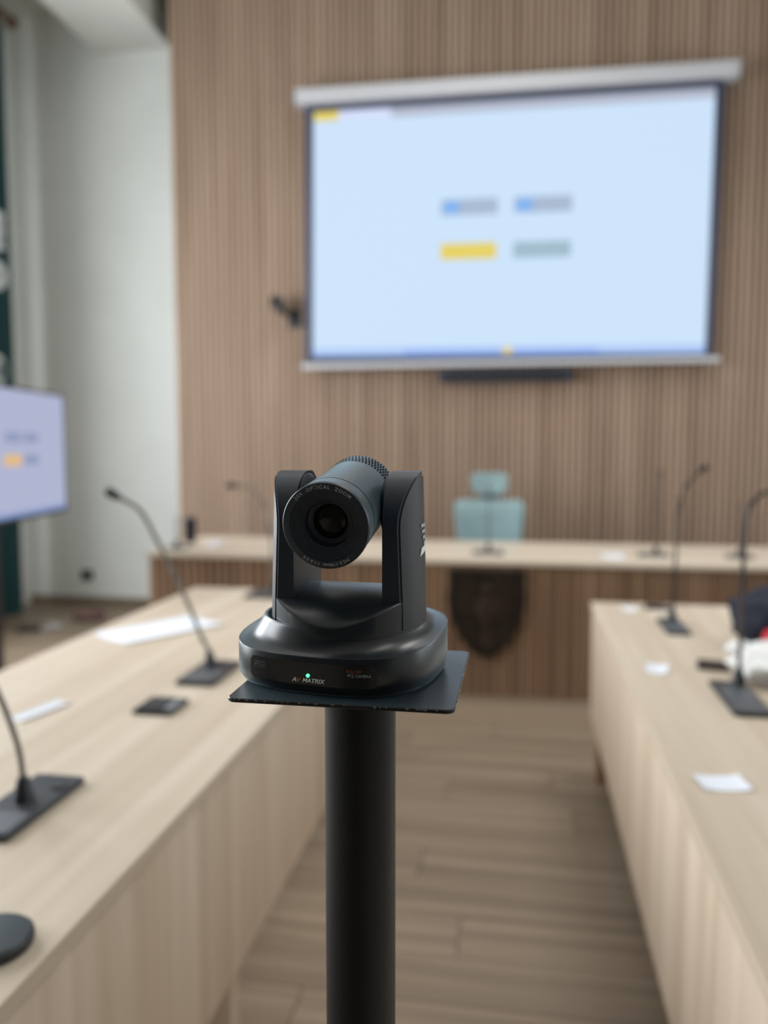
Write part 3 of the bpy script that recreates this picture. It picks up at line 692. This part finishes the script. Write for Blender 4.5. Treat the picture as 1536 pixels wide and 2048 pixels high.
# ------------------------------------------------------------------ backpack and white bag on the right table
def blob(seedv, rx, ry, rz, amp, sub=4, flat=True, power=2.4):
    bm = bmesh.new(); bmesh.ops.create_icosphere(bm, subdivisions=sub, radius=1)
    for v in bm.verts:
        d = v.co.normalized()
        k = (abs(d.x) ** power + abs(d.y) ** power + abs(d.z) ** power) ** (-1 / power)
        nn = noise.noise(d * 2.2 + Vector((seedv, 0, 0))) * amp + abs(noise.noise(d * 5 + Vector((0, seedv, 0)))) * amp * 0.6
        p = d * k * (1 + nn)
        z = p.z * rz + rz * 0.94
        if z < 0 and flat: z = 0
        v.co = Vector((p.x * rx, p.y * ry, z))
    return bm
bp = thing('backpack', 'dark navy backpack slumped on the right table at the frame edge', 'backpack', (0.85, 2.72, TZ + 0.0003), math.radians(20), None)
obj('body', blob(3.1, 0.17, 0.13, 0.10, 0.16), 'navy_fabric', bp, True)
bm = blob(5.7, 0.045, 0.03, 0.028, 0.10, 3, False)
obj('red_patch', bm, 'red_fabric', bp, True, xf=Matrix.Translation((-0.112, -0.112, 0.035)))
bm = bmesh.new(); add_tube(bm, smooth_path([(-0.08, -0.09, 0.17), (-0.03, -0.12, 0.21), (0.04, -0.11, 0.23), (0.09, -0.05, 0.205)]), 0.008); obj('carry_handle', bm, 'navy_fabric', bp, True)
wb = thing('plastic_bag', 'crumpled white plastic bag on the right table below the navy backpack', 'bag', (0.735, 2.335, TZ + 0.0003), math.radians(-10))
obj('body', blob(9.3, 0.125, 0.12, 0.046, 0.34), 'white_bag', wb, False)
bm = blob(12.4, 0.035, 0.03, 0.02, 0.4, 3, False); obj('twisted_handle', bm, 'white_bag', wb, xf=Matrix.Translation((-0.115, 0.06, 0.045)))

# ------------------------------------------------------------------ office chair behind the head desk
ch = thing('office_chair', 'pale teal mesh office chair with headrest behind the head desk', 'chair', (-0.21, 5.56, 0))
def curved_pad(x0, x1, z0, z1, y, depth, th, r, taper=0.0, n=12):
    bm = bmesh.new(); rings = []
    poly = round_rect(x0, x1, z0, z1, r, 6)
    cxm = (x0 + x1) / 2; hw = (x1 - x0) / 2
    def yy(x): return y + depth * (1 - ((x - cxm) / hw) ** 2)
    def tx(x, z): return cxm + (x - cxm) * (1 - taper * (z1 - z) / (z1 - z0))
    def rg(sc, dy):
        zc = (z0 + z1) / 2
        return [(tx(cxm + (x - cxm) * sc, z), yy(cxm + (x - cxm) * sc) + dy, zc + (z - zc) * sc) for x, z in poly]
    add_loft(bm, [rg(0.0 + 0.02, 0.0), rg(0.5, 0), rg(0.94, 0.0), rg(1.0, th * 0.35), rg(1.0, th * 0.65), rg(0.94, th), rg(0.5, th), rg(0.02, th)])
    return bm
obj('backrest', curved_pad(-0.25, 0.25, 0.55, 1.015, 0.06, 0.05, 0.035, 0.06, 0.18), 'chair_teal', ch, True)
obj('headrest', curved_pad(-0.132, 0.132, 1.055, 1.205, 0.05, 0.03, 0.05, 0.045, 0.12), 'chair_teal', ch, True)
bm = bmesh.new(); add_tube(bm, smooth_path([(0, 0.02, 0.42), (0, 0.18, 0.50), (0, 0.175, 0.80), (0, 0.165, 1.0), (0, 0.15, 1.12)]), 0.022); obj('spine', bm, 'chair_grey', ch, True)
box_part('headrest_neck', (-0.06, 0.06, 0.115, 0.15, 1.0, 1.075), 'chair_grey', ch, 0.006)
bm = bmesh.new(); add_slab(bm, -0.25, 0.25, -0.36, 0.10, 0.435, 0.50, 0.07, 0.02); obj('seat', bm, 'chair_teal', ch, True)
for s in (-1, 1):
    bm = bmesh.new(); add_tube(bm, smooth_path([(s * 0.25, -0.05, 0.46), (s * 0.30, -0.05, 0.50), (s * 0.30, -0.05, 0.655)]), 0.016); ar = obj('armrest', bm, 'chair_grey', ch, True)
    bm = bmesh.new(); add_slab(bm, s * 0.30 - 0.04, s * 0.30 + 0.04, -0.18, 0.06, 0.655, 0.68, 0.03, 0.006); obj('arm_pad', bm, 'chair_grey', ar, True)
bm = bmesh.new(); add_lathe(bm, [(0.03, 0.08), (0.03, 0.26), (0.02, 0.27), (0.02, 0.40), (0.05, 0.434)], 20, cy=-0.12); obj('gas_lift', bm, 'mic_black', ch, True)
for k in range(5):
    a = PI / 2 + k * 2 * PI / 5; d = Vector((math.cos(a), math.sin(a), 0)); c0 = Vector((0, -0.12, 0.10)); e = c0 + d * 0.29
    bm = bmesh.new(); add_tube(bm, [c0, c0 + d * 0.15 - Vector((0, 0, 0.01)), e - Vector((0, 0, 0.03))], [0.026, 0.022, 0.016]); sp = obj('star_leg', bm, 'chair_grey', ch, True)
    bm = bmesh.new(); add_lathe(bm, [(0.022, -0.02), (0.028, -0.015), (0.028, 0.015), (0.022, 0.02)], 18)
    obj('caster', bm, 'mic_black', sp, True, xf=Matrix.Translation((e.x, e.y, 0.0285)) @ Matrix.Rotation(a, 4, 'Z') @ Matrix.Rotation(PI / 2, 4, 'X'))

# ------------------------------------------------------------------ television on a stand at the left
P0 = Vector((-2.735, 4.49, 0)); dr = Vector((0.178, -0.984, 0)).normalized(); TW, T0, T1 = 1.25, 0.995, 1.70
ctr = P0 + dr * (TW / 2)
tv = thing('television', 'large flat television on a black stand at the left frame edge', 'television', (ctr.x, ctr.y, 0), math.atan2(dr.y, dr.x))
# local x runs along the screen towards the viewer, local -y ... faces the room: normal = +X world
sgn = 1                                           # local +y points to the room side
H = TW / 2
bm = bmesh.new(); add_box(bm, -H, H, -0.05, 0.0, T0, T1); obj('casing', bm, 'tv_black', tv, bevel=0.006)
bm = bmesh.new(); add_box(bm, -H + 0.012, H - 0.012, 0.0002, 0.002, T0 + 0.02, T1 - 0.014); tvs = obj('display', bm, 'tv_slide', tv)
def tvb(n_, xa, xb, za, zb, m_): box_part(n_, (xa, xb, 0.0021, 0.003, za, zb), m_, tvs)
zc = 1.365
tvb('button', -0.02, 0.16, zc + 0.045, zc + 0.095, 'tv_box'); tvb('button', -0.235, -0.055, zc + 0.045, zc + 0.095, 'tv_box')
tvb('yellow_button', -0.02, 0.18, zc - 0.08, zc - 0.02, 'tv_orange'); tvb('button', -0.235, -0.055, zc - 0.075, zc - 0.025, 'tv_box')
tvb('taskbar', -H + 0.012, H - 0.012, T0 + 0.02, T0 + 0.045, 'tv_bar')
box_part('bezel', (-H, H, 0.0002, 0.006, T0, T0 + 0.0195), 'tv_black', tv); box_part('bezel', (-H, H, 0.0002, 0.006, T1 - 0.0135, T1), 'tv_black', tv)
for s in (-1, 1): box_part('bezel', (s * H - 0.0055 - s * 0.006, s * H + 0.0055 - s * 0.006, 0.0002, 0.006, T0 + 0.0196, T1 - 0.0136), 'tv_black', tv)
box_part('post', (0.13, 0.25, -0.12, -0.06, 0.02, 1.45), 'mic_black', tv, 0.004)
box_part('mount', (0.0, 0.38, -0.0595, -0.0505, 1.2, 1.5), 'mic_black', tv)
bm = bmesh.new(); add_slab(bm, -0.15, 0.53, -0.30, 0.14, 0.0, 0.0195, 0.03, 0.003); obj('foot', bm, 'mic_black', tv)

# ------------------------------------------------------------------ curtain on the left wall, rod, outlet, floor things
cu = thing('curtain', 'tall dark teal curtain with white print hanging at the left wall', 'curtain', (XL + 0.20, 5.5, 0))
bm = bmesh.new(); NY, NZ = 60, 8; Y0, Y1 = -0.9, 0.54
def cx_(u): return 0.035 * math.sin(u * 34) + 0.012 * math.sin(u * 71 + 1)
front, back = [], []
rings = []
for j in range(NZ + 1):
    z = 0.012 + (4.74 - 0.012) * j / NZ
    fr = [(cx_(Y0 + (Y1 - Y0) * i / NY) * (1.1 - 0.4 * j / NZ), Y0 + (Y1 - Y0) * i / NY, z) for i in range(NY + 1)]
    rings.append(fr + [(x - 0.004, y, zz) for x, y, zz in reversed(fr)])
add_loft(bm, rings); cl_ = obj('cloth', bm, 'teal_cloth', cu, True)
def curtain_patch(yc, zc, ry, rz, name='white_print'):
    bm = bmesh.new(); pts = []
    for k in range(5):
        for i in range(25):
            pass
    rings = []
    for sc_ in (0.02, 0.5, 1.0):
        rg = []
        for k in range(24):
            a = 2 * PI * k / 24; y = yc + ry * sc_ * math.cos(a); z = zc + rz * sc_ * math.sin(a)
            rg.append((cx_(y) * (1.1 - 0.4 * (z / 4.74)) + 0.004, y, z))
        rings.append(rg)
    add_loft(bm, rings, True, False); obj(name, bm, 'white_cloth', cl_)
curtain_patch(0.36, 3.09, 0.13, 0.16); curtain_patch(0.34, 2.74, 0.10, 0.12); curtain_patch(0.29, 2.0, 0.11, 0.14)
curtain_patch(-0.3, 2.5, 0.15, 0.2); curtain_patch(-0.35, 3.4, 0.15, 0.2)
rod = thing('curtain_rod', 'brown curtain rod under the ceiling above the teal curtain', 'curtain rod', (XL + 0.20, 5.5, 4.80))
bm = bmesh.new(); add_tube(bm, [(0, -1.2, 0), (0, 0.0, 0), (0, 0.62, 0)], 0.03, 14); obj('pole', bm, 'brown_rod', rod, True)
bm = bmesh.new(); bmesh.ops.create_uvsphere(bm, u_segments=14, v_segments=8, radius=0.05); obj('finial', bm, 'brown_rod', rod, True, xf=Matrix.Translation((0, 0.66, 0)))
for yy_ in (-1.0, 0.5): box_part('bracket', (-0.199, 0.0, yy_ - 0.015, yy_ + 0.015, -0.015, 0.015), 'brown_rod', rod)
for k in range(8):
    bm = bmesh.new()
    yk = -0.85 + k * 0.19
    rings = [[(0.036 * math.cos(a) + 0.005 * math.cos(b) * math.cos(a), yk + 0.005 * math.sin(b), -0.005 + 0.036 * math.sin(a) + 0.005 * math.cos(b) * math.sin(a)) for b in [2 * PI * q / 6 for q in range(6)]] for a in [2 * PI * q / 16 for q in range(17)]]
    add_loft(bm, rings, False, False); obj('ring', bm, 'brown_rod', rod, True)
ol = thing('wall_outlet', 'black wall outlet low on the white back wall', 'outlet', (-3.75, YB - 0.0003, 0.26))
bm = bmesh.new(); add_box(bm, -0.055, 0.055, -0.012, 0, -0.042, 0.042); obj('plate', bm, 'mic_black', ol, bevel=0.003)
for s in (-1, 1):
    bm = bmesh.new(); add_lathe(bm, [(0.02, 0.0), (0.02, 0.003), (0.015, 0.003), (0.014, 0.001)], 18)
    obj('socket', bm, 'tv_black', ol, xf=Matrix.Translation((s * 0.026, -0.0122, 0)) @ Matrix.Rotation(PI / 2, 4, 'X'))
ps = thing('power_strip', 'dark power strip on the floor by the teal curtain', 'power strip', (-3.63, 5.40, 0.0003), math.radians(25))
bm = bmesh.new(); add_slab(bm, -0.08, 0.08, -0.03, 0.03, 0, 0.04, 0.012, 0.004); obj('body', bm, 'mic_black', ps)
for k in range(3):
    bm = bmesh.new(); add_lathe(bm, [(0.019, 0.0402), (0.019, 0.042), (0.014, 0.042)], 14, cx=-0.05 + 0.05 * k); obj('socket', bm, 'tv_black', ps)
bm = bmesh.new(); add_tube(bm, smooth_path([(0.08, 0, 0.012), (0.16, 0.05, 0.009), (0.22, 0.10, 0.009), (0.16, 0.16, 0.009), (0.10, 0.20, 0.009)]), 0.008); obj('cable', bm, 'case_white', ps, True)
rc = thing('cloth_bundle', 'dull red cloth bundle on the floor before the white wall', 'cloth', (-3.40, 5.85, 0.0003))
obj('body', blob(21.0, 0.12, 0.08, 0.035, 0.3), 'dull_red', rc, True)
obj('fold', blob(25.0, 0.05, 0.04, 0.02, 0.3, 3, False), 'dull_red', rc, True, xf=Matrix.Translation((0.05, 0.02, 0.045)))
